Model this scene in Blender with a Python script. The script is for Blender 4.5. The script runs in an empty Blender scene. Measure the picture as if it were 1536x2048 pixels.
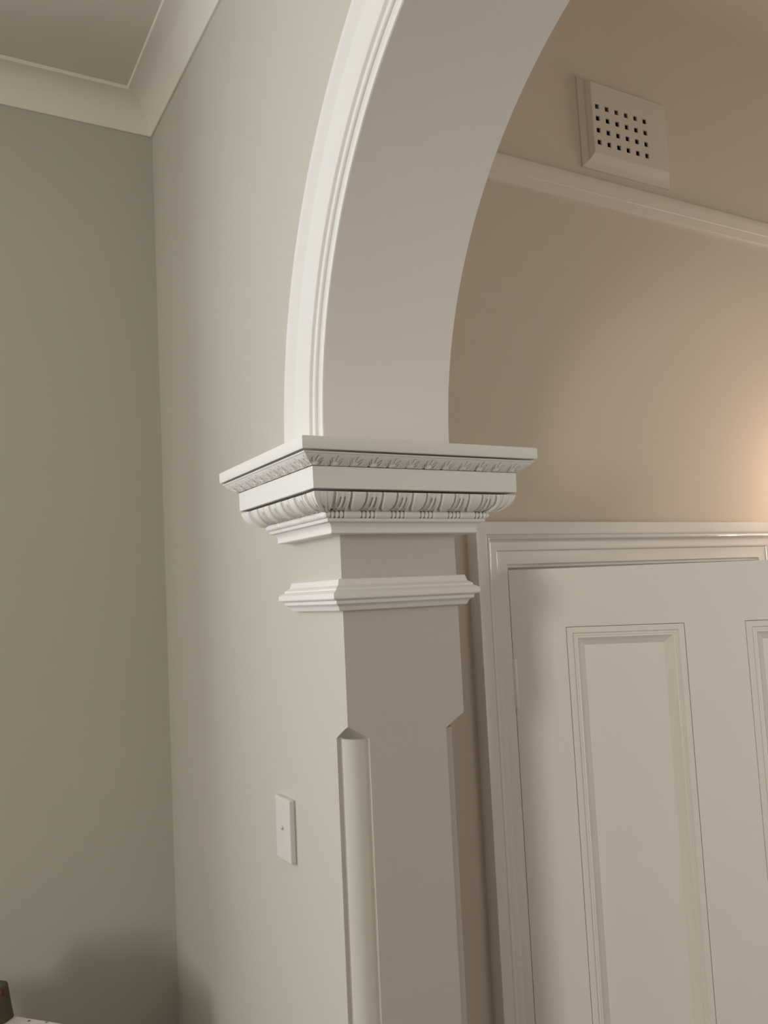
import bpy, math, random
from mathutils import Vector, Matrix
from math import sin, cos, pi, sqrt, radians
random.seed(4)
S = bpy.context.scene
COL = S.collection
EYE = 1.99                      # camera height above the floor; z below is measured from it

# ---------------------------------------------------------------- camera
cd = bpy.data.cameras.new('camera'); cam = bpy.data.objects.new('camera', cd); COL.objects.link(cam)
cd.sensor_fit = 'VERTICAL'; cd.sensor_height = 36.0; cd.lens = 1694.18 * 36 / 2048
cd.clip_start = 0.02
r_, u_, w_ = (0.8733348, -0.4848703, -0.0467667), (-0.0067934, -0.1081203, 0.9941146), (0.4870731, 0.8678772, 0.0977191)
cam.matrix_world = Matrix(((r_[0], u_[0], -w_[0], -0.622990), (r_[1], u_[1], -w_[1], -1.264009), (r_[2], u_[2], -w_[2], EYE), (0, 0, 0, 1)))
S.camera = cam
# ---------------------------------------------------------------- view and light
S.view_settings.view_transform = 'Standard'; S.view_settings.look = 'None'
S.view_settings.gamma = 1.0; S.view_settings.use_curve_mapping = False
S.view_settings.exposure = 0.0
RX = -6.0                                                   # far wall of the front room
WX, WY0, WY1, WZ0, WZ1 = RX, -3.80, -2.60, -0.40, 1.38       # window in that wall
VX0_, VX1_ = -2.60, -1.45                                    # window in the left wall, out of view
UZ0, UZ1 = -0.50, 1.02
W = bpy.data.worlds.new('sky'); S.world = W; W.use_nodes = True
bg = W.node_tree.nodes['Background']; bg.inputs[0].default_value = (0.75, 0.85, 1.0, 1); bg.inputs[1].default_value = 0.25

def area(name, loc, aim, sx, sy, power, color):
    l = bpy.data.lights.new(name, 'AREA'); l.shape = 'RECTANGLE'; l.size = sx; l.size_y = sy
    l.energy = power; l.color = color
    o = bpy.data.objects.new(name, l); COL.objects.link(o); o.location = (loc[0], loc[1], loc[2] + EYE)
    o.rotation_euler = Vector(aim).to_track_quat('-Z', 'Y').to_euler()
    return o
area('window_daylight', ((VX0_ + VX1_) / 2, 1.36, (UZ0 + UZ1) / 2), (0, -1, 0), 1.15, 1.52, 95.0, (0.97, 0.99, 1.05))
area('window_daylight_far', (WX - 0.20, (WY0 + WY1) / 2, (WZ0 + WZ1) / 2), (1, 0, 0), 1.15, 1.70, 186.0, (1.01, 0.98, 0.86))
HW = (0.75, 1.65, -0.80, 0.80)                              # unseen hall opening added for the fill light: x0, x1, z0, z1
area('hall_side_fill', (1.2, -1.74, 0.0), (0, 1, 0), 0.85, 1.55, 5.4, (1.0, 0.97, 0.97))  # fill light added to brighten the door and soffit
HE_ = (-1.10, -0.20, -0.45, 0.70)                           # hall end window: y0, y1, z0, z1
area('hall_end_daylight', (4.12, -0.65, 0.12), (-1, 0, 0), 0.85, 1.10, 41.0, (1.0, 0.985, 0.94))
LAMP = (1.57, -0.05, 0.22)
BULB_L = 118.0                                              # the bulb of the hall lamp gives off the warm light itself
# ---------------------------------------------------------------- materials
def paint(name, col, rough, bump=0.0, scale=900.0, mott=0.02, spec=0.5, coat=0.0):
    m = bpy.data.materials.new(name); m.use_nodes = True
    nt = m.node_tree; b = nt.nodes['Principled BSDF']
    b.inputs['Roughness'].default_value = rough
    b.inputs['Specular IOR Level'].default_value = spec
    b.inputs['Coat Weight'].default_value = coat
    b.inputs['Coat Roughness'].default_value = 0.12
    tc = nt.nodes.new('ShaderNodeTexCoord')
    n = nt.nodes.new('ShaderNodeTexNoise'); n.inputs['Scale'].default_value = 2.3; n.inputs['Detail'].default_value = 3
    nt.links.new(tc.outputs['Object'], n.inputs['Vector'])
    r = nt.nodes.new('ShaderNodeMapRange'); r.inputs['To Min'].default_value = 1 - mott; r.inputs['To Max'].default_value = 1 + mott
    nt.links.new(n.outputs['Fac'], r.inputs['Value'])
    mx = nt.nodes.new('ShaderNodeVectorMath'); mx.operation = 'SCALE'; mx.inputs[0].default_value = col
    nt.links.new(r.outputs['Result'], mx.inputs['Scale'])
    nt.links.new(mx.outputs['Vector'], b.inputs['Base Color'])
    if bump:
        n2 = nt.nodes.new('ShaderNodeTexNoise'); n2.inputs['Scale'].default_value = scale; n2.inputs['Detail'].default_value = 2
        nt.links.new(tc.outputs['Object'], n2.inputs['Vector'])
        bp = nt.nodes.new('ShaderNodeBump'); bp.inputs['Strength'].default_value = bump; bp.inputs['Distance'].default_value = 0.001
        nt.links.new(n2.outputs['Fac'], bp.inputs['Height']); nt.links.new(bp.outputs['Normal'], b.inputs['Normal'])
    return m
WALL_L = paint('shaded_wall_paint', (0.545, 0.515, 0.450), 0.85, 0.15, 260, spec=0.2)  # wall paint darkened, so the left wall's shade is partly in its colour
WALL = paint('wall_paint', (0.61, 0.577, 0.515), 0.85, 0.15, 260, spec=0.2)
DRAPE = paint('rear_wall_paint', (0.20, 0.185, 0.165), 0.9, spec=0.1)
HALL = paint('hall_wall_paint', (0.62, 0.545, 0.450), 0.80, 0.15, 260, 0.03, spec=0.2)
CEIL = paint('ceiling_paint', (0.76, 0.725, 0.645), 0.9, spec=0.1)
CORN = paint('cornice_paint', (0.86, 0.825, 0.765), 0.8, spec=0.2)
TRIM = paint('white_trim_paint', (0.84, 0.82, 0.79), 0.55, 0.1, 120, spec=0.3)
PLAST = paint('white_ornament_paint', (0.84, 0.82, 0.79), 0.6, 0.3, 300, spec=0.3)
GLOSS = paint('gloss_enamel', (0.78, 0.75, 0.70), 0.14, 0.05, 40, spec=0.5, coat=0.5)
DOORP = paint('door_enamel', (0.86, 0.825, 0.77), 0.45, 0.08, 60, spec=0.35)
RAILP = paint('picture_rail_paint', (0.71, 0.645, 0.56), 0.45, 0.08, 60, spec=0.4)
SOFF = paint('soffit_paint', (0.86, 0.825, 0.785), 0.75, 0.1, 200, spec=0.2)
VENTP = paint('vent_paint', (0.64, 0.575, 0.49), 0.6, 0.1, 200, spec=0.3)
SWITCH = paint('switch_plastic', (0.74, 0.71, 0.68), 0.35, spec=0.5)
BLACK = paint('dark_void', (0.004, 0.003, 0.003), 0.9, spec=0.0)
OLIVE = paint('olive_fabric', (0.105, 0.095, 0.064), 0.9, 0.6, 500, spec=0.1)
GRIME = paint('grime', (0.16, 0.12, 0.09), 0.9)
RUST = paint('rust_tab', (0.10, 0.03, 0.015), 0.7)
BRASS = paint('brass', (0.55, 0.40, 0.18), 0.3); BRASS.node_tree.nodes['Principled BSDF'].inputs['Metallic'].default_value = 1
def wood(name, c1, c2):
    m = bpy.data.materials.new(name); m.use_nodes = True; nt = m.node_tree; b = nt.nodes['Principled BSDF']
    b.inputs['Roughness'].default_value = 0.4
    tc = nt.nodes.new('ShaderNodeTexCoord'); mp = nt.nodes.new('ShaderNodeMapping'); mp.inputs['Scale'].default_value = (1.0, 9.0, 1.0)
    n = nt.nodes.new('ShaderNodeTexNoise'); n.inputs['Scale'].default_value = 5; n.inputs['Detail'].default_value = 6
    cr = nt.nodes.new('ShaderNodeValToRGB'); cr.color_ramp.elements[0].color = (*c1, 1); cr.color_ramp.elements[1].color = (*c2, 1)
    nt.links.new(tc.outputs['Object'], mp.inputs['Vector']); nt.links.new(mp.outputs['Vector'], n.inputs['Vector'])
    nt.links.new(n.outputs['Fac'], cr.inputs['Fac']); nt.links.new(cr.outputs['Color'], b.inputs['Base Color'])
    return m
FLOOR = wood('floor_boards', (0.05, 0.028, 0.016), (0.10, 0.058, 0.034))
def speckled():
    m = paint('speckled_white_top', (0.74, 0.70, 0.64), 0.5); nt = m.node_tree; b = nt.nodes['Principled BSDF']
    v = nt.nodes.new('ShaderNodeTexVoronoi'); v.inputs['Scale'].default_value = 38
    tc = nt.nodes.new('ShaderNodeTexCoord'); nt.links.new(tc.outputs['Object'], v.inputs['Vector'])
    cr = nt.nodes.new('ShaderNodeValToRGB'); cr.color_ramp.elements[0].position = 0.10; cr.color_ramp.elements[0].color = (0.10, 0.09, 0.07, 1)
    cr.color_ramp.elements[1].position = 0.16; cr.color_ramp.elements[1].color = (0.74, 0.70, 0.64, 1)
    nt.links.new(v.outputs['Distance'], cr.inputs['Fac']); nt.links.new(cr.outputs['Color'], b.inputs['Base Color'])
    return m
SPECK = speckled()
def clear_glass():
    m = bpy.data.materials.new('window_glass'); m.use_nodes = True; nt = m.node_tree; nt.nodes.clear()
    o = nt.nodes.new('ShaderNodeOutputMaterial'); t = nt.nodes.new('ShaderNodeBsdfTransparent'); g = nt.nodes.new('ShaderNodeBsdfGlossy')
    g.inputs['Roughness'].default_value = 0.02; x = nt.nodes.new('ShaderNodeMixShader'); x.inputs[0].default_value = 0.06
    nt.links.new(t.outputs[0], x.inputs[1]); nt.links.new(g.outputs[0], x.inputs[2]); nt.links.new(x.outputs[0], o.inputs[0]); return m
GLASS = clear_glass()

# ---------------------------------------------------------------- helpers
class MB:
    def __init__(s): s.v = []; s.f = []
    def add(s, vs, fs):
        n = len(s.v); s.v += [tuple(p) for p in vs]; s.f += [tuple(i + n for i in f) for f in fs]; return s
    def quad(s, *p): return s.add(p, [tuple(range(len(p)))])
    def box(s, x0, x1, y0, y1, z0, z1):
        vs = [(x, y, z) for x in (x0, x1) for y in (y0, y1) for z in (z0, z1)]
        return s.add(vs, [(0, 1, 3, 2), (4, 6, 7, 5), (0, 4, 5, 1), (2, 3, 7, 6), (0, 2, 6, 4), (1, 5, 7, 3)])
    def grid(s, rows, closed=False):                 # rows of points of the same length
        n = len(rows[0]); m = len(rows); vs = [p for r in rows for p in r]; fs = []
        for i in range(m if closed else m - 1):
            for j in range(n - 1):
                a = i * n + j; b = ((i + 1) % m) * n + j
                fs.append((a, a + 1, b + 1, b))
        return s.add(vs, fs)
def link(name, me_or_none, parent=None, loc=(0, 0, 0)):
    o = bpy.data.objects.new(name, me_or_none); COL.objects.link(o)
    if parent: o.parent = parent
    o.location = loc; return o
def wloc(o):
    p = Vector((0, 0, 0))
    while o: p += o.location; o = o.parent
    return p
def obj(name, mb, mat, parent=None, smooth=False, org=None, bevel=0.0, seg=2, recalc=True):
    """link one mesh; vertices are given in room coordinates (z from the eye)"""
    vs = [Vector((x, y, z + EYE)) for x, y, z in mb.v]
    if parent: base = wloc(parent)
    else: base = Vector((0, 0, 0))
    if org is None:
        lo = Vector([min(v[i] for v in vs) for i in range(3)]); hi = Vector([max(v[i] for v in vs) for i in range(3)])
        o0 = Vector(((lo.x + hi.x) / 2, (lo.y + hi.y) / 2, lo.z))
    else: o0 = Vector((org[0], org[1], org[2] + EYE))
    me = bpy.data.meshes.new(name); me.from_pydata([v - o0 for v in vs], [], mb.f)
    if recalc:
        import bmesh
        bm = bmesh.new(); bm.from_mesh(me); bmesh.ops.remove_doubles(bm, verts=bm.verts, dist=1e-5)
        bmesh.ops.recalc_face_normals(bm, faces=bm.faces); bm.to_mesh(me); bm.free()
    me.materials.append(mat); me.update()
    o = link(name, me, parent, o0 - base)
    if smooth:
        for p in me.polygons: p.use_smooth = True
        if smooth != 'full':
            md = o.modifiers.new('edges', 'EDGE_SPLIT'); md.split_angle = radians(35)
    if bevel:
        md = o.modifiers.new('bevel', 'BEVEL'); md.width = bevel; md.segments = seg; md.limit_method = 'ANGLE'
        md.angle_limit = radians(40)
    return o
def thing(name, label, cat, loc, group=None):
    o = link(name, None, None, (loc[0], loc[1], loc[2] + EYE)); o.empty_display_size = 0.05
    o['label'] = label; o['category'] = cat
    if group: o['group'] = group
    return o
def tag(o, label, cat, group=None):
    o['label'] = label; o['category'] = cat
    if group: o['group'] = group
    return o
def struct(o, label=None, cat=None):
    o['kind'] = 'structure'
    if label: o['label'] = label
    if cat: o['category'] = cat
    return o
def arc(cx, cz, rx, rz, a0, a1, n):
    return [(cx + rx * cos(radians(a0 + (a1 - a0) * i / n)), cz + rz * sin(radians(a0 + (a1 - a0) * i / n))) for i in range(n + 1)]

# ---------------------------------------------------------------- dimensions
T = 0.2283                      # thickness of the arch wall
R = 0.6693; ACY = -0.6693; ACZ = 0.262       # arch radius and centre
FL = -EYE                       # floor
RC = 1.489                      # ceiling of the front room
HC = 1.86                       # ceiling of the hall
YF = 0.20                       # hall wall with the door
YR = -4.30                      # right wall of the front room
YH = -1.55                      # far side wall of the hall
HX = 3.9
def YL(z): return 1.085 + (1.160 - 1.085) * (z + 0.75) / 2.16      # left wall tilted to fit its corner line in the camera view
JT, JB = -0.211, -0.2345        # stopped end of the jamb beads

# ================================================================ structure
struct(obj('floor', MB().box(RX - .1, HX + .1, -4.5, 1.4, FL - 0.1, FL), FLOOR), 'dark timber board floor below the frame', 'floor')
struct(obj('ceiling', MB().box(RX, 0.0, YR, YL(RC) + .02, RC, RC + 0.06), CEIL), 'flat beige grey ceiling panel inside the pale cove cornice', 'ceiling')
mb = MB()
def lw(x0, x1, z0, z1):         # one tilted block of the left wall
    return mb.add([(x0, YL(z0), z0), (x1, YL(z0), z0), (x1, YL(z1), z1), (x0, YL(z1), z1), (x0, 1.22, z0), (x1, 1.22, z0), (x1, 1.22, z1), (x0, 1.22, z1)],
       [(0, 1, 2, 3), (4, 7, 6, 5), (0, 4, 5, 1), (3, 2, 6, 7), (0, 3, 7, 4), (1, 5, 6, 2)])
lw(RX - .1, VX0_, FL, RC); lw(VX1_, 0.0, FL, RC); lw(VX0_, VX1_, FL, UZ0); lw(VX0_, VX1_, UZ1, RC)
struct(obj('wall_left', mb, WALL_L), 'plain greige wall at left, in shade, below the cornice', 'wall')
# arch wall: one mesh, plan loops for the jamb below, outline for the part above
def arch_wall():
    mb = MB(); zt = HC; yb = 1.30; ye = -4.4
    half = []                     # opening outline above the stop level, from the left jamb over to the right
    half.append((0.0, JT)); half.append((0.0, 0.236)); half.append((0.0, ACZ))
    N = 96
    for i in range(1, N): a = pi * i / N; half.append((ACY + R * cos(a), ACZ + R * sin(a)))
    half.append((ACY - R, ACZ)); half.append((ACY - R, 0.236)); half.append((ACY - R, JT))
    for X, flip in ((0.0, False), (T, True)):
        vs = []; fs = []
        for (y, z) in half: vs.append((X, y, z)); vs.append((X, y, zt))
        for i in range(len(half) - 1):
            if abs(half[i][0] - half[i + 1][0]) > 1e-9: fs.append((2 * i, 2 * i + 1, 2 * i + 3, 2 * i + 2))
        mb.add(vs, fs)
        mb.quad((X, 0, JT), (X, yb, JT), (X, yb, zt), (X, 0, zt), (X, 0, ACZ), (X, 0, .236))
        mb.quad((X, ACY - R, JT), (X, ACY - R, .236), (X, ACY - R, ACZ), (X, ACY - R, zt), (X, ye, zt), (X, ye, JT))
    mb.grid([[(0, y, z), (T, y, z)] for y, z in half])
    # jamb below: front corner notch profiles, blended from the sharp arris to the bead
    def notch(k, mode):           # points from (0, back) round the corner to (T, back) at blend k
        a, b = 0.0385 * k, 0.0440 * k
        pts = []
        M = 14
        for i in range(M + 1):
            t = i / M
            if mode == 'flat':
                bow = 0.0075 * k * sin(pi * t) ** 0.8 if 0 < t < 1 else 0.0
                x = a * t + bow; y = b * (1 - t) + bow
            else:
                if i == 0: x, y = 0.0, b
                elif i == M: x, y = a, 0.0
                else:
                    q = (i - 1) / (M - 2) * pi / 2
                    x = a - 0.0315 * cos(q); y = b - 0.0370 * sin(q)
            pts.append((x, y))
        return pts
    def loop(k, mode):
        n = notch(k, mode)
        return [(0.0, yb)] + n + [(T - x, y) for x, y in reversed(n)] + [(T, yb)]
    levels = []
    M = 10
    for i in range(M + 1):
        t = i / M; g = t ** 0.85 * 0.93 + 0.07 * t * t
        levels.append((JT + (JB + 0.001 - JT) * t, loop(g, 'flat')))
    levels.append((JB - 0.0005, loop(1, 'bead'))); levels.append((FL, loop(1, 'bead')))
    mb.grid([[(x, y, z) for x, y in lp] for z, lp in levels])
    yo = ACY - R
    mb.grid([[(x, 2 * ACY - y, z) for x, y in lp] for z, lp in [(z, [(xx, min(yy, -ye + 2 * ACY) if yy > .5 else yy) for xx, yy in l]) for z, l in levels]])
    return mb
aw = obj('wall_arch', arch_wall(), WALL, recalc=True)
struct(aw, 'pale greige wall pierced by the round arch, with beaded jamb corners', 'wall')
aw.data.materials.append(SOFF)
for p in aw.data.polygons:
    c = p.center + aw.location
    if c.z > EYE + 0.1 and abs(math.hypot(c.y - ACY, max(0.0, c.z - EYE - ACZ)) - R) < 0.002 and abs(p.normal.x) < 0.1: p.material_index = 1
aw.data.polygons.foreach_set('use_smooth', [True] * len(aw.data.polygons))
md = aw.modifiers.new('edges', 'EDGE_SPLIT'); md.split_angle = radians(24)
# hall walls
DX0, DX1, DZ = 0.478, 1.304, 0.056      # door opening in the wall
mb = MB(); mb.box(T, DX0, YF, YF + .12, FL, HC); mb.box(DX1, HX, YF, YF + .12, FL, HC)
VX0, VX1, VZ0, VZ1 = 0.832, 1.012, 1.064, 1.186
mb.box(DX0, DX1, YF, YF + .12, DZ, VZ0); mb.box(DX0, VX0, YF, YF + .12, VZ0, VZ1); mb.box(VX1, DX1, YF, YF + .12, VZ0, VZ1); mb.box(DX0, DX1, YF, YF + .12, VZ1, HC)
struct(obj('wall_back', mb, HALL), 'warm beige hall wall seen through the arch, above and around the door', 'wall')
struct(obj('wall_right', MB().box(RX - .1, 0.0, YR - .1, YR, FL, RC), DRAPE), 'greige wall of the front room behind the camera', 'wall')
a, b, c, d = HW; mb = MB(); mb.box(T, a, YH - .1, YH, FL, HC); mb.box(b, HX, YH - .1, YH, FL, HC); mb.box(a, b, YH - .1, YH, FL, c); mb.box(a, b, YH - .1, YH, d, HC)
struct(obj('wall_hall_side', mb, HALL), 'warm beige side wall of the hall opposite the door', 'wall')
a, b, c, d = HE_; mb = MB(); mb.box(HX, HX + .1, YH, a, FL, HC); mb.box(HX, HX + .1, b, 1.36, FL, HC); mb.box(HX, HX + .1, a, b, FL, c); mb.box(HX, HX + .1, a, b, d, HC)
struct(obj('wall_hall_end', mb, HALL), 'warm beige end wall of the hall', 'wall')
def window(name, label, axis, at, a, b, c, d):
    w = link(name, None, None, (at, (a + b) / 2, c + EYE) if axis == 'x' else ((a + b) / 2, at, c + EYE)); struct(w, label, 'window')
    t = .05
    def bx(m, u0, u1, h, z0, z1):
        if axis == 'x': m.box(at - h, at + h, u0, u1, z0, z1)
        else: m.box(u0, u1, at - h, at + h, z0, z1)
    m = MB(); bx(m, a, a + t, .03, c, d); bx(m, b - t, b, .03, c, d); bx(m, a + t, b - t, .03, c, c + t); bx(m, a + t, b - t, .03, d - t, d); bx(m, a + t, b - t, .02, (c + d) / 2 - .018, (c + d) / 2 + .018)
    obj('window_frame', m, TRIM, w)
    m = MB(); bx(m, a + t, b - t, .002, c + t, d - t); obj('glass_pane', m, GLASS, w)
window('added_fill_window', 'white framed window added to house the hall fill light, out of view', 'y', YH - .05, *HW)
window('window_4', 'white framed window at the far end of the hall', 'x', HX + .05, *HE_)
window('window_1', 'tall white framed window at the far side of the front room', 'x', RX - .05, WY0, WY1, WZ0, WZ1)
window('window_2', 'white framed window in the left wall beyond the left edge of view', 'y', 1.185, VX0_, VX1_, UZ0, UZ1)
mb = MB(); mb.box(RX - .1, RX, YR, WY0, FL, RC); mb.box(RX - .1, RX, WY1, 1.07, FL, RC); mb.box(RX - .1, RX, WY0, WY1, FL, WZ0); mb.box(RX - .1, RX, WY0, WY1, WZ1, RC)
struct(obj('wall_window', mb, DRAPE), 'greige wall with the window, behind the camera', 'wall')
struct(obj('wall_far', MB().box(T, HX, 1.30, 1.36, FL, .7), WALL), 'wall of the dark room behind the ajar door', 'wall')
struct(obj('ceiling_far', MB().box(T, HX, YF + .12, 1.36, .7, .76), CEIL), 'ceiling of the dark room behind the ajar door', 'ceiling')
# hall ceiling with its soft plaster cove
mb = MB(); mb.box(T, HX, YH, YF, HC, HC + .06)
struct(obj('ceiling_hall', mb, HALL), 'warm beige hall ceiling above the arch', 'ceiling')
pr = arc(0.30, 1.540, 0.300, 0.320, 180, 90, 18) + [(0.30, HC)]
mb = MB(); mb.grid([[(x, YF - a, z) for a, z in pr] for x in (T, HX)])
struct(obj('trim_5', mb, HALL, smooth=True), 'plain curved plaster cove at the top of the hall wall', 'trim')

# cornice of the front room: cove with a small step below and a flat fillet above
CP = [(0.0, 1.397), (0.006, 1.397), (0.007, 1.3985)]
CP += [(0.007 + 0.071 * (1 - cos(radians(a))), 1.3990 + 0.079 * sin(radians(a))) for a in range(4, 89, 7)]
CP += [(0.080, 1.4785), (0.089, 1.4785), (0.0905, 1.480), (0.0905, 1.489), (0.0, 1.489)]
mb = MB()
mb.grid([[(RX, YL(z) - a, z) for a, z in CP], [(-a, YL(z) - a, z) for a, z in CP], [(-a, YR + a, z) for a, z in CP], [(RX + a, YR + a, z) for a, z in CP], ])
struct(obj('trim_1', mb, CORN, smooth=True), 'pale cove cornice turning the corner between ceiling and walls, upper left', 'trim')

# picture rail on the hall wall
RP = [(0, .9175), (.012, .9175), (.0145, .9190), (.0155, .930), (.0160, .9405), (.0154, .9412), (.0170, .9430), (.0185, .962), (.0190, .974), (.0165, .982), (.010, .987), (0, .989)]
mb = MB(); mb.grid([[(x, YF - a, z) for a, z in RP] for x in (T, HX)])
struct(obj('trim_2', mb, RAILP, smooth=True), 'beige picture rail running across the hall wall below the air vent', 'trim')

# ---------------------------------------------------------------- arch moulding
def arch_mould():
    o = 0.0
    P = [(0.0, 0.0), (0.0, .0210), (.0012, .023), (.0115, .023), (.0132, .0215), (.0138, .0120), (.0165, .0115), (.0270, .0185), (.0285, .0190), (.0292, .0215), (.0310, .0235), (.0400, .0235), (.0425, .0215), (.0432, .0110), (.0440, .0095), (.0460, .0098), (.0545, .0225), (.0560, .0235)]
    for i in range(1, 13):
        t = i / 12; P.append((.056 + .064 * t, .0235 + .0012 * sin(t * pi) - .0040 * t))
    P += [(.126, .0198), (.134, .0228), (.142, .0265), (.147, .0280)]
    P += [(.157, .0280), (.160, .0240), (.162, .0150), (.163, .0)]
    rows = []
    z0 = 0.247
    rows.append([(-h, ACY + R + w, z0) for w, h in P])
    N = 120
    for i in range(N + 1):
        a = pi * i / N
        rows.append([(-h, ACY + (R + w) * cos(a), ACZ + (R + w) * sin(a)) for w, h in P])
    rows.append([(-h, ACY - (R + w), z0) for w, h in P])
    return MB().grid(rows)
am = thing('arch_moulding', 'white moulded architrave curving round the arch edge, standing on the capital', 'moulding', (0, ACY, 0.247))
ab = obj('moulding_band', arch_mould(), TRIM, am, smooth=True); ab.modifiers[0].split_angle = radians(14); ab.data.materials.append(SOFF)
for p in ab.data.polygons:
    q = p.center + wloc(ab); rr = math.hypot(q.y - ACY, max(0.0, q.z - EYE - ACZ))
    if rr < R + 0.0003 and abs(p.normal.x) < 0.2: p.material_index = 1

# ================================================================ capital
YE = 0.172                      # where the left return of the capital starts
def wrap(prof, ye=YE, back=YF):
    """plan rows of one band of profile (a, z) round three sides of the jamb"""
    rows = []
    rows.append([(0.0, ye + a, z) for a, z in prof])
    rows.append([(-a, ye + a, z) for a, z in prof])
    rows.append([(-a, -a, z) for a, z in prof])
    rows.append([(T + a, -a, z) for a, z in prof])
    rows.append([(T + a, back, z) for a, z in prof])
    return rows
def closed(prof):
    return [(0.0, prof[0][1])] + prof + [(0.0, prof[-1][1])]
cap = thing('capital', 'white ornamental plaster capital with egg and dart band at the arch springing', 'capital', (T / 2, 0.0, 0.10))
obj('abacus_slab', MB().grid(wrap([(0, .2465), (.1065, .2465), (.1100, .2455), (.1110, .2435), (.1108, .2285), (.1095, .2262), (.1060, .2255), (0, .2255)])), PLAST, cap, smooth=True)
obj('frieze_band', MB().grid(wrap([(0, .2050), (.0815, .2050), (.0828, .2040), (.0822, .1705), (.0810, .1695), (0, .1695)])), PLAST, cap, smooth=True)
obj('lower_moulding', MB().grid(wrap([(0, .1275), (.0400, .1275), (.0412, .1262), (.0400, .1222), (.0385, .1212), (.0345, .1205), (.0325, .1185), (.0300, .1150), (.0290, .1110), (.0292, .1070), (.0298, .1045), (.0280, .1030), (0.0, .1030)])), PLAST, cap, smooth=True)

def carved(profile_fn, rows_n, disp, step=0.0011, ye=YE, back=YF):
    """fine surface round the jamb: profile_fn(t)->(a,z,na,nz); disp(face, coord, u, t, seglen)->height"""
    mb = MB(); rows = []
    prof = [profile_fn(j / rows_n) for j in range(rows_n + 1)]
    am_ = sum(p[0] for p in prof) / len(prof)
    segs = [('ret', lambda a: (0.0, ye + a), lambda a: (-a, ye + a), 0),
            ('left', lambda a: (-a, ye + a), lambda a: (-a, -a), 1),
            ('front', lambda a: (-a, -a), lambda a: (T + a, -a), 2),
            ('hall', lambda a: (T + a, -a), lambda a: (T + a, back), 3)]
    nrm = {'ret': (0, 1), 'left': (-1, 0), 'front': (0, -1), 'hall': (1, 0)}
    for name, A, B, k in segs:
        L = math.dist(A(am_), B(am_)); n = max(6, int(L / step))
        for i in range(n + 1):
            u = i / n
            col = []
            for j, (a, z, na, nz) in enumerate(prof):
                p, q = A(a), B(a); x = p[0] + (q[0] - p[0]) * u; y = p[1] + (q[1] - p[1]) * u
                c = y if name in ('left', 'hall') else x
                dA = math.dist((x, y), p); dB = math.dist((x, y), q)
                h = disp(name, c, dA, dB, j / rows_n)
                # normal: blended to the mitre direction close to the corner so that neighbours meet
                nx, ny = nrm[name]
                if h and min(dA, dB) < 0.006:
                    near = {'ret': (None, 'left'), 'left': ('ret', 'front'), 'front': ('left', 'hall'), 'hall': ('front', None)}[name][0 if dA < dB else 1]
                    if near:
                        m = 1 - min(dA, dB) / 0.006; mx, my = nrm[near]
                        nx, ny = nx + mx * m, ny + my * m
                col.append((x + nx * na * h, y + ny * na * h, z + nz * h))
            rows.append(col)
    return mb.grid(rows)
def sm(x): x = max(0.0, min(1.0, x)); return x * x * (3 - 2 * x)
def ovolo(t):
    q = radians(6 + 82 * t)     # bulging quarter round from under the frieze in to the bead
    a = 0.0435 + 0.0330 * cos(q); z = 0.1690 - 0.0295 * sin(q) * 1.0
    n = Vector((cos(q) / 0.0325, -sin(q) / 0.0275)).normalized()
    return a, z, n.x, n.y
PE = 0.0566
EGG0 = {'front': 0.0010, 'left': 0.0165, 'ret': -0.028, 'hall': 0.03}
def corner_leaf(d, t):          # acanthus leaf folded over the mitre; d = distance from the mitre
    edge = 0.031 * (1.0 - 0.80 * t ** 1.4)
    if d > edge + 0.006: return None
    f = sm((edge + 0.003 - d) / 0.006)
    x = d / max(0.004, edge)
    rib = 0.0022 * abs(cos(x * pi * 2.3)) ** 0.7
    hole = -0.004 * math.exp(-(((d - 0.011 * (1.1 - t)) / 0.0022) ** 2 + ((t - 0.62) / 0.07) ** 2))
    return (0.0010 + rib + 0.0012 * (1 - x)) * f + hole * f - 0.0026 * (1 - f)
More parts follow.
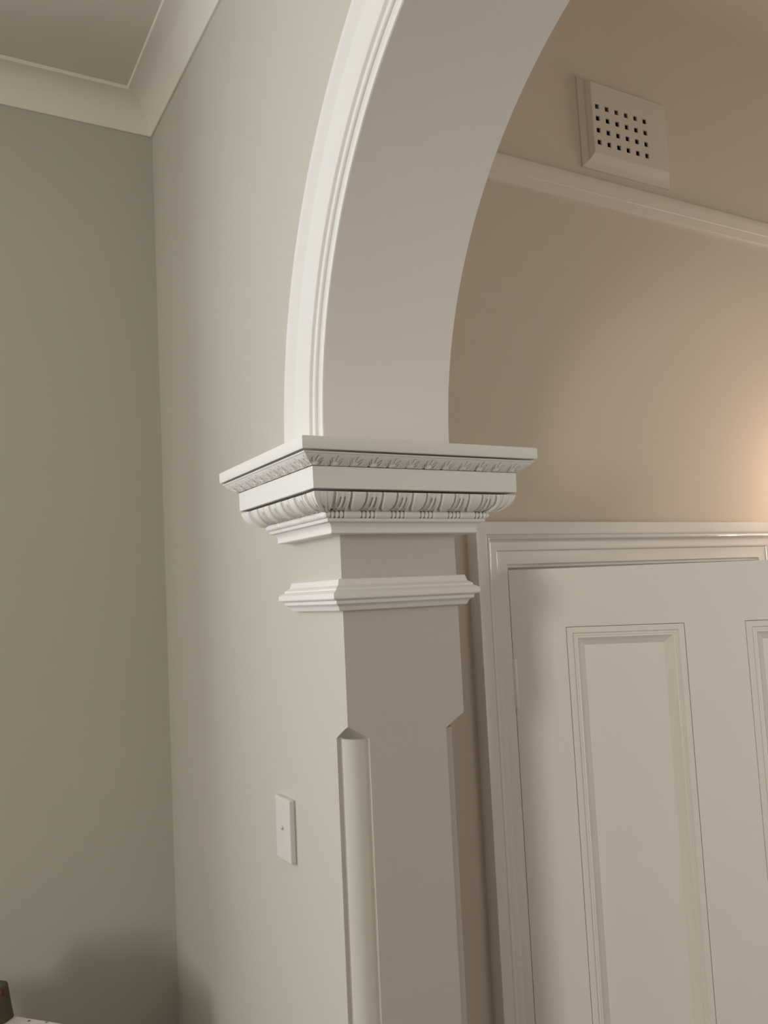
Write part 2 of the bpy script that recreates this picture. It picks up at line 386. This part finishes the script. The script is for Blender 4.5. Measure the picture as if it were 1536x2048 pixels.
def egg(face, c, dA, dB, t):
    corner = []
    if face in ('left', 'front', 'hall'): corner.append(dA)
    if face in ('ret', 'left', 'front'): corner.append(dB)
    for d in corner:
        v = corner_leaf(d, t)
        if v is not None: return v
    c0 = EGG0[face]
    x = (c - c0 + PE / 2) % PE - PE / 2; ax = abs(x)
    k = sqrt(max(0.0, 1 - (max(0.0, t - 0.22) / 0.70) ** 2.2))
    hw = 0.0128 * k
    # shape rings measured in millimetres from the egg's own edge
    if t < 0.92:
        e = ax - hw
        if t > 0.6 and ax < 0.0135: e = min(e, 0) if e < 0 else e
    else: e = 0.003 + ax * 0.2
    gd = 1 - sm((t - 0.84) / 0.10)
    if t >= 0.22: # true distance near the tip
        q = sqrt((x / 0.0128) ** 2 + (max(0.0, t - 0.22) / 0.70) ** 2); e = (q - 1) * 0.0128
    top = sm(t / 0.03)
    if e < 0: h = 0.0008 + 0.0030 * sqrt(max(0.0, 1 - min(1, (ax / 0.0129)) ** 2.5)) * 1.0 - (0.0005 + 0.0045 * gd) * sm((e + 0.0022) / 0.0022)
    elif e < 0.0030: h = 0.0003 - 0.0060 * gd if e < 0.0018 else 0.0003 - 0.0060 * gd + (0.0014 + 0.0060 * gd) * sm((e - 0.0018) / 0.0012)
    elif e < 0.0062: h = 0.0017 * (1 - 0.6 * ((e - 0.0044) / 0.0018) ** 2)
    else:
        dx = PE / 2 - ax                                   # distance from the dart's axis
        w = 0.0016 + 0.0012 * t
        if dx < w: h = 0.0012 * (1 - (dx / w) ** 2)
        else:
            slit = sm((dx - w) / 0.0006) * sm((w + 0.0032 - dx) / 0.0008)
            h = -0.0058 * slit * sm((t - 0.18) / 0.12) * sm((0.74 - t) / 0.10)
        h -= 0.0022 * math.exp(-((t - 0.86) / 0.05) ** 2) * sm((dx - 0.001) / 0.002)
    return h * (0.4 + 0.6 * top)
obj('egg_and_dart_band', carved(ovolo, 34, egg), PLAST, cap, smooth='full', recalc=True)
def torus(t):
    q = radians(95 - 190 * t)
    return 0.0405 + 0.0055 * cos(q), 0.1337 + 0.0062 * sin(q), cos(q), sin(q)
RE0 = {'front': 0.0318, 'left': -0.012, 'ret': 0.0, 'hall': 0.02}
def reel(face, c, dA, dB, t):
    worn = 0.35 if face == 'left' else 1.0
    if (face != 'ret' and dA < 0.004) or (face != 'hall' and dB < 0.004): return 0.0
    x = abs((c - RE0[face] + PE / 2) % PE - PE / 2)
    g = 0.0
    for x0 in (0.0, ):
        pass
    for s in (0.0040, 0.0118):
        g += math.exp(-((x - s) / 0.0011) ** 2)
    return (-0.0024 * g + (0.0006 * cos(x / 0.0078 * 2 * pi) if x < 0.0118 else 0.0008 * sm((x - 0.0125) / 0.003))) * worn
obj('bead_and_reel_band', carved(torus, 14, reel, 0.0009), PLAST, cap, smooth='full')
def cove(t):
    q = radians(88 * t)
    a = 0.1060 - 0.0225 * (1 - cos(q)) * 0.55 - 0.0225 * 0.45 * t ; z = 0.2240 - 0.0190 * sin(q) * 0.35 - 0.0190 * 0.65 * t
    n = Vector((0.66, -0.75)).normalized()
    return a, z, n.x, n.y
PLF = 0.0345
def leaf(face, c, dA, dB, t):
    if t < 0.14: return 0.0010 * sm((0.14 - t) / 0.03)
    x = (c - {'front': -0.012, 'left': 0.01, 'ret': 0, 'hall': 0}[face] + PLF / 2) % PLF - PLF / 2
    y = (0.92 - t) * 0.024                                 # height above the foot of the leaf
    r = sqrt(x * x + y * y); th = math.atan2(x, max(1e-5, y + 0.001))
    fan = cos(th * 9.0 + 0.9 * sin(r * 260))
    k = sm((r - 0.004) / 0.003) * sm((0.0160 - r) / 0.003)
    h = -0.0016 * k * max(0.0, fan - 0.15) ** 0.8 * 1.2
    h += 0.0022 * math.exp(-((x / 0.0030) ** 2 + ((y - 0.0018) / 0.0022) ** 2))
    h += 0.0018 * math.exp(-(((abs(x) - 0.0125) / 0.0020) ** 2 + ((y - 0.0008) / 0.0018) ** 2))
    h -= 0.0026 * math.exp(-(((abs(x) - 0.0062 - y * 0.7) / 0.0012) ** 2 + ((y - 0.0035) / 0.0035) ** 2))
    e = min(dA if face != 'ret' else 9, dB if face != 'hall' else 9)
    return (1.15 + 0.35 * sin(c * 61.0)) * h * sm(e / 0.003)
obj('leaf_moulding', carved(cove, 26, leaf, 0.0008), PLAST, cap, smooth='full')

# neck moulding (astragal) lower down the jamb
NP = [(0, .0305), (.0095, .0302), (.0115, .0285), (.0125, .0235), (.0140, .0195), (.0185, .0165), (.0205, .0150), (.0210, .0118), (.0262, .0092), (.0290, .0068), (.0298, .0035), (.0297, -.0015), (.0280, -.0035),
      (.0228, -.0042), (.0215, -.0056), (.0213, -.0105), (.0195, -.0118), (.0160, -.0135), (.0138, -.0165), (.0125, -.0205), (.0105, -.0222), (0, -.0225)]
nk = thing('neck_moulding', 'plain stepped white collar moulding round the jamb, below the capital', 'moulding', (T / 2, 0.0, -0.0225))
obj('moulding_collar', MB().grid(wrap([p for p in NP], ye=0.176, back=YF)), TRIM, nk, smooth=True)

# ================================================================ light switch
sw = thing('light_switch', 'white rectangular light switch plate on the pale wall left of the arch jamb', 'light switch', (0, .272, -.482))
obj('cover_plate', MB().box(-.0115, 0, .2345, .3040, -.4835, -.3695), SWITCH, sw, bevel=.0022, seg=3)
mb = MB(); rows = []
for x, rr in ((-.0113, .0040), (-.0150, .0040), (-.0163, .0030), (-.0166, .0)):
    rows.append([(x, .2700 + rr * cos(2 * pi * i / 20), -.4235 + rr * sin(2 * pi * i / 20)) for i in range(21)])
obj('switch_button', mb.grid(rows), SWITCH, sw, smooth=True)

# ================================================================ air vent
vt = thing('air_vent', 'beige painted wall air vent with rows of small square holes', 'air vent', (.94, YF, 1.01))
mb = MB()
F0, F1, G0, G1 = 0.824, 1.079, 1.050, 1.230      # front plate
B0, B1, H0, H1 = 0.794, 1.093, 1.012, 1.246      # backing
yf, yb = YF - .020, YF
def ring(x0, x1, z0, z1, y): return [(x0, y, z0), (x1, y, z0), (x1, y, z1), (x0, y, z1), (x0, y, z0)]
mb.grid([ring(B0, B1, H0, H1, yb), ring(B0 + .001, B1 - .001, H0 + .001, H1 - .001, yb - .004), ring(B0 + .006, B1 - .004, H0 + .006, H1 - .004, yb - .0055), ring(F0 - .012, F1 + .006, G0 - .020, G1 + .006, yb - .008), ring(F0 - .010, F1 + .005, G0 - .017, G1 + .005, yb - .012), ring(F0 - .002, F1 + .001, G0 - .004, G1 + .001, yf + .001), ring(F0, F1, G0, G1, yf)])
nx, nz = 6, 4; hx, hz = .0128, .0135
cxs = [.8402 + .03215 * i for i in range(nx)]; czs = [1.0772 + .0307 * j for j in range(nz)]
xs = [F0] + [v for c in cxs for v in (c - hx / 2, c + hx / 2)] + [F1]
zs = [G0] + [v for c in czs for v in (c - hz / 2, c + hz / 2)] + [G1]
for i in range(len(xs) - 1):
    for j in range(len(zs) - 1):
        hole = i % 2 == 1 and j % 2 == 1
        if not hole: mb.quad((xs[i], yf, zs[j]), (xs[i + 1], yf, zs[j]), (xs[i + 1], yf, zs[j + 1]), (xs[i], yf, zs[j + 1]))
        else:
            a, b, c, d = xs[i], xs[i + 1], zs[j], zs[j + 1]
            jx = random.uniform(-.0008, .0008)
            mb.grid([[(x, yf, z) for x, z in ((a, c), (b, c), (b, d), (a, d), (a, c))], [(x, yf + .0035, z) for x, z in ((a + .0003, c + .0003), (b - .0003 + jx, c + .0003), (b - .0003, d - .0003), (a + .0003, d - .0003), (a + .0003, c + .0003))]])
obj('vent_plate', mb, VENTP, vt)
obj('vent_hole_shade', MB().box(VX0 + .001, VX1 + .0, YF + .010, YF + .11, VZ0 + .001, VZ1 - .001), BLACK, vt)  # black block behind the holes, painted as the shade inside the duct

# ================================================================ door frame and door
# profile of the casing: (distance from outer edge, projection from the wall)
KP = [(0, 0), (0, .030), (.0015, .0325), (.0235, .0335), (.0255, .0329), (.0272, .0315), (.0285, .0295), (.0295, .0270), (.0310, .0280), (.0325, .0295), (.0345, .0300), (.0370, .0285), (.0385, .0250), (.0420, .0215), (.0450, .0200), (.0570, .0205), (.0590, .0200), (.0608, .0187), (.0622, .0168), (.0632, .0145), (.0655, .0135), (.0900, .0140), (.0912, .0125), (.0912, -.09)]
KX0, KX1, KZ = 0.395, 1.3905, 0.1435
mb = MB()
mb.grid([[(KX0 + w, YF - h, FL) for w, h in KP], [(KX0 + w, YF - h, KZ - w) for w, h in KP], [(KX1 - w, YF - h, KZ - w) for w, h in KP], [(KX1 - w, YF - h, FL) for w, h in KP]])
fr = link('trim_3', None, None, (.892, YF, 0)); struct(fr, 'glossy moulded white door architrave on the hall wall', 'trim')
obj('architrave', mb, GLOSS, fr, smooth=True)
mb = MB(); x = KX0 + .004; up = True      # grimy open caulk line along the top of the head casing
while x < KX1 - .01:
    n = x + random.uniform(.006, .03); h = random.choice((.0004, .0006, .0009, .0009, .0016)); h2 = random.choice((.0004, .0007, .001))
    mb.quad((x, YF - .0006, KZ - .0005), (n, YF - .0006, KZ - .0005), (n, YF - .0006, KZ + h2), (x, YF - .0006, KZ + h)); x = n
obj('caulk_gap', mb, GRIME, fr)
mb = MB()       # rebated lining inside the architrave
q0, q1, qz = KX0 + .0912, KX1 - .0912, KZ - .0912
LP = [(0, .0), (.006, .0), (.006, .045), (.016, .045), (.016, .12), (-.004, .12)]
mb.grid([[(q0 + w, YF + .002 + h - .008, FL) for w, h in LP], [(q0 + w, YF - .006 + h, qz - w) for w, h in LP], [(q1 - w, YF - .006 + h, qz - w) for w, h in LP], [(q1 - w, YF - .006 + h, FL) for w, h in LP]])
obj('door_lining', mb, GLOSS, fr)

TH = radians(32.5); PX, PY = 0.4896, 0.1900
DW, DT = 0.815, 0.036; DTOP = 0.0405
dr = (cos(TH), -sin(TH)); nb = (sin(TH), cos(TH))
def D(x, d, z): return (PX + x * dr[0] + d * nb[0], PY + x * dr[1] + d * nb[1], z - 0.008 * x)
def dbox(mb, x0, x1, d0, d1, z0, z1):
    vs = [D(x, d, z) for x in (x0, x1) for d in (d0, d1) for z in (z0, z1)]
    return mb.add(vs, [(0, 1, 3, 2), (4, 6, 7, 5), (0, 4, 5, 1), (2, 3, 7, 6), (0, 2, 6, 4), (1, 5, 7, 3)])
door = link('door_1', None, None, (PX, PY, 0)); struct(door, 'off-white four panel door standing ajar in the hall', 'door')
PT, PB = -0.0835, -1.000; QT, QB = -1.21, -1.78
xa, xb, xc, xd = 0.1135, 0.3600, 0.4840, 0.7300
mb = MB()
g = 0.0
dbox(mb, 0.0, xa, 0, DT, FL + .01, DTOP); dbox(mb, xd, DW, 0, DT, FL + .01, DTOP)
dbox(mb, xa, xd, 0, DT, PT, DTOP); dbox(mb, xa, xd, 0, DT, QT, PB); dbox(mb, xa, xd, 0, DT, FL + .01, QB)
dbox(mb, xb, xc, 0, DT, PB, PT); dbox(mb, xb, xc, 0, DT, QB, QT)
obj('stiles_and_rails', mb, DOORP, door, recalc=False)
MP = [(.0010, .012), (.0010, .0005), (.0020, -.0008), (.0125, -.0010), (.0140, .0005), (.0150, .0035), (.0175, .0040), (.0190, .0030), (.0205, .0050), (.0215, .0042), (.0235, .0036), (.0248, .0048), (.0262, .0075), (.0330, .0135), (.0390, .0182), (.0400, .0200), (.0420, .0200)]
for x0, x1, z0, z1 in ((xa, xb, PB, PT), (xc, xd, PB, PT), (xa, xb, QB, QT), (xc, xd, QB, QT)):
    mm = MB(); dbox(mm, x0, x1, .0195, .027, z0, z1)
    p = obj('door_panel', mm, DOORP, door)
    mm = MB()
    cor = [lambda w: (x0 + w, z0 + w), lambda w: (x1 - w, z0 + w), lambda w: (x1 - w, z1 - w), lambda w: (x0 + w, z1 - w), lambda w: (x0 + w, z0 + w)]
    mm.grid([[D(c(w)[0], d, c(w)[1]) for w, d in MP] for c in cor])
    obj('panel_moulding', mm, DOORP, p, smooth=True)
def hinge(z0, z1):
    mb = MB(); cx, cy = PX - .0005, PY - .004
    mb.box(PX - .006, PX + .004, PY - .0055, PY + .012, z0, z1)
    h = obj('hinge', mb, DOORP, door, bevel=.0008)
    mb = MB(); rows = []
    n = 14
    for z, rr in ((z0 - .004, .0), (z0 - .004, .003), (z0, .0048), (z1, .0048), (z1 + .004, .003), (z1 + .004, 0)):
        rows.append([(cx + rr * cos(2 * pi * i / n), cy + rr * sin(2 * pi * i / n), z) for i in range(n + 1)])
    obj('hinge_pin', mb.grid(rows), DOORP, h, smooth=True)
hinge(-.246, -.150); hinge(-1.80, -1.70)
mb = MB(); rows = []
for d, rr in ((0, .026), (-.004, .026), (-.006, .012), (-.030, .010), (-.036, .020), (-.048, .027), (-.060, .024), (-.066, .012), (-.067, 0)):
    rows.append([D(DW - .045 + rr * cos(2 * pi * i / 24), d, -1.10 + rr * sin(2 * pi * i / 24)) for i in range(25)])
obj('door_knob', mb.grid(rows), BRASS, door, smooth=True)

# ================================================================ hall wall lamp, outside the frame on the right
ls = thing('wall_lamp', 'warm hall wall lamp just beyond the right edge of the door frame', 'lamp', (LAMP[0], YF, LAMP[2] - .1))
mb = MB(); mb.box(LAMP[0] - .035, LAMP[0] + .035, YF - .015, YF, LAMP[2] - .14, LAMP[2] - .04); obj('wall_plate', mb, BRASS, ls, bevel=.003)
mb = MB(); mb.box(LAMP[0] - .008, LAMP[0] + .008, LAMP[1], YF - .014, LAMP[2] - .105, LAMP[2] - .09); mb.box(LAMP[0] - .012, LAMP[0] + .012, LAMP[1] - .012, LAMP[1] + .012, LAMP[2] - .105, LAMP[2] - .024); obj('lamp_arm', mb, BRASS, ls, bevel=.002)

BULB = bpy.data.materials.new('frosted_lit_bulb'); BULB.use_nodes = True
bb = BULB.node_tree.nodes['Principled BSDF']; bb.inputs['Base Color'].default_value = (.9, .8, .7, 1)
bb.inputs['Emission Color'].default_value = (1.0, .71, .54, 1); bb.inputs['Emission Strength'].default_value = BULB_L
rows = []
for i in range(13):
    a = -pi / 2 + pi * i / 12; rr = .027 * cos(a) + (.0 if a > 0 else .004 * (1 - sin(a + pi / 2)))
    rows.append([(LAMP[0] + rr * cos(2 * pi * k / 20), LAMP[1] + rr * sin(2 * pi * k / 20), LAMP[2] + .029 * sin(a)) for k in range(21)])
obj('light_bulb', MB().grid(rows), BULB, ls, smooth='full')
# ================================================================ cabinet and pouch, lower left
CZ = -0.85
A = Vector((-0.300, 0.645)); dirE = Vector((-0.6500, 0.7600)).normalized(); per = Vector((-dirE.y, dirE.x)) * 1.0
if per.x > 0: per = -per
if per.y > 0: per = Vector((-abs(dirE.y), -abs(dirE.x)))
def CB(s, t, z): p = A + dirE * s + per * t; return (p.x, p.y, z)
def cbox(mb, s0, s1, t0, t1, z0, z1):
    vs = [CB(s, t, z) for s in (s0, s1) for t in (t0, t1) for z in (z0, z1)]
    return mb.add(vs, [(0, 1, 3, 2), (4, 6, 7, 5), (0, 4, 5, 1), (2, 3, 7, 6), (0, 2, 6, 4), (1, 5, 7, 3)])
cb = thing('side_cabinet', 'white cabinet with a dark flecked top, cut off at the bottom left corner', 'cabinet', (A.x - .2, A.y, FL))
obj('cabinet_top', cbox(MB(), -.04, .42, 0, .36, CZ - .025, CZ), SPECK, cb, bevel=.002)
obj('cabinet_body', cbox(MB(), -.02, .40, .015, .34, FL, CZ - .025), TRIM, cb, bevel=.002)
# pouch: tapered soft block standing at the cabinet's far edge
pc = thing('fabric_pouch', 'small dark olive tapered pouch with a red-brown tab, standing on the white cabinet', 'pouch', (-.46, .83, CZ))
mb = MB(); rows = []
s0 = .19
for z, ins, th in ((0, .0, .045), (.004, -.001, .050), (.025, .005, .046), (.050, .011, .034), (.066, .015, .022), (.071, .019, .012)):
    pts = []
    a0, a1 = s0 + ins, s0 + .16 - ins
    for s, t in ((a0, .004), (a0 - .003, .004 + th / 2), (a0, .004 + th), (a1, .004 + th), (a1 + .003, .004 + th / 2), (a1, .004), (a0, .004)):
        pts.append(CB(s, t, CZ + z))
    rows.append(pts)
mb.grid(rows); mb.add([rows[-1][i] for i in range(6)], [(0, 1, 2, 3, 4, 5)]); mb.add([rows[0][i] for i in range(6)], [(5, 4, 3, 2, 1, 0)])
obj('pouch_body', mb, OLIVE, pc, bevel=.002)
mb = MB(); cbox(mb, s0 + .008, s0 + .014, .022, .030, CZ + .050, CZ + .062)
obj('side_tab', mb, RUST, pc)
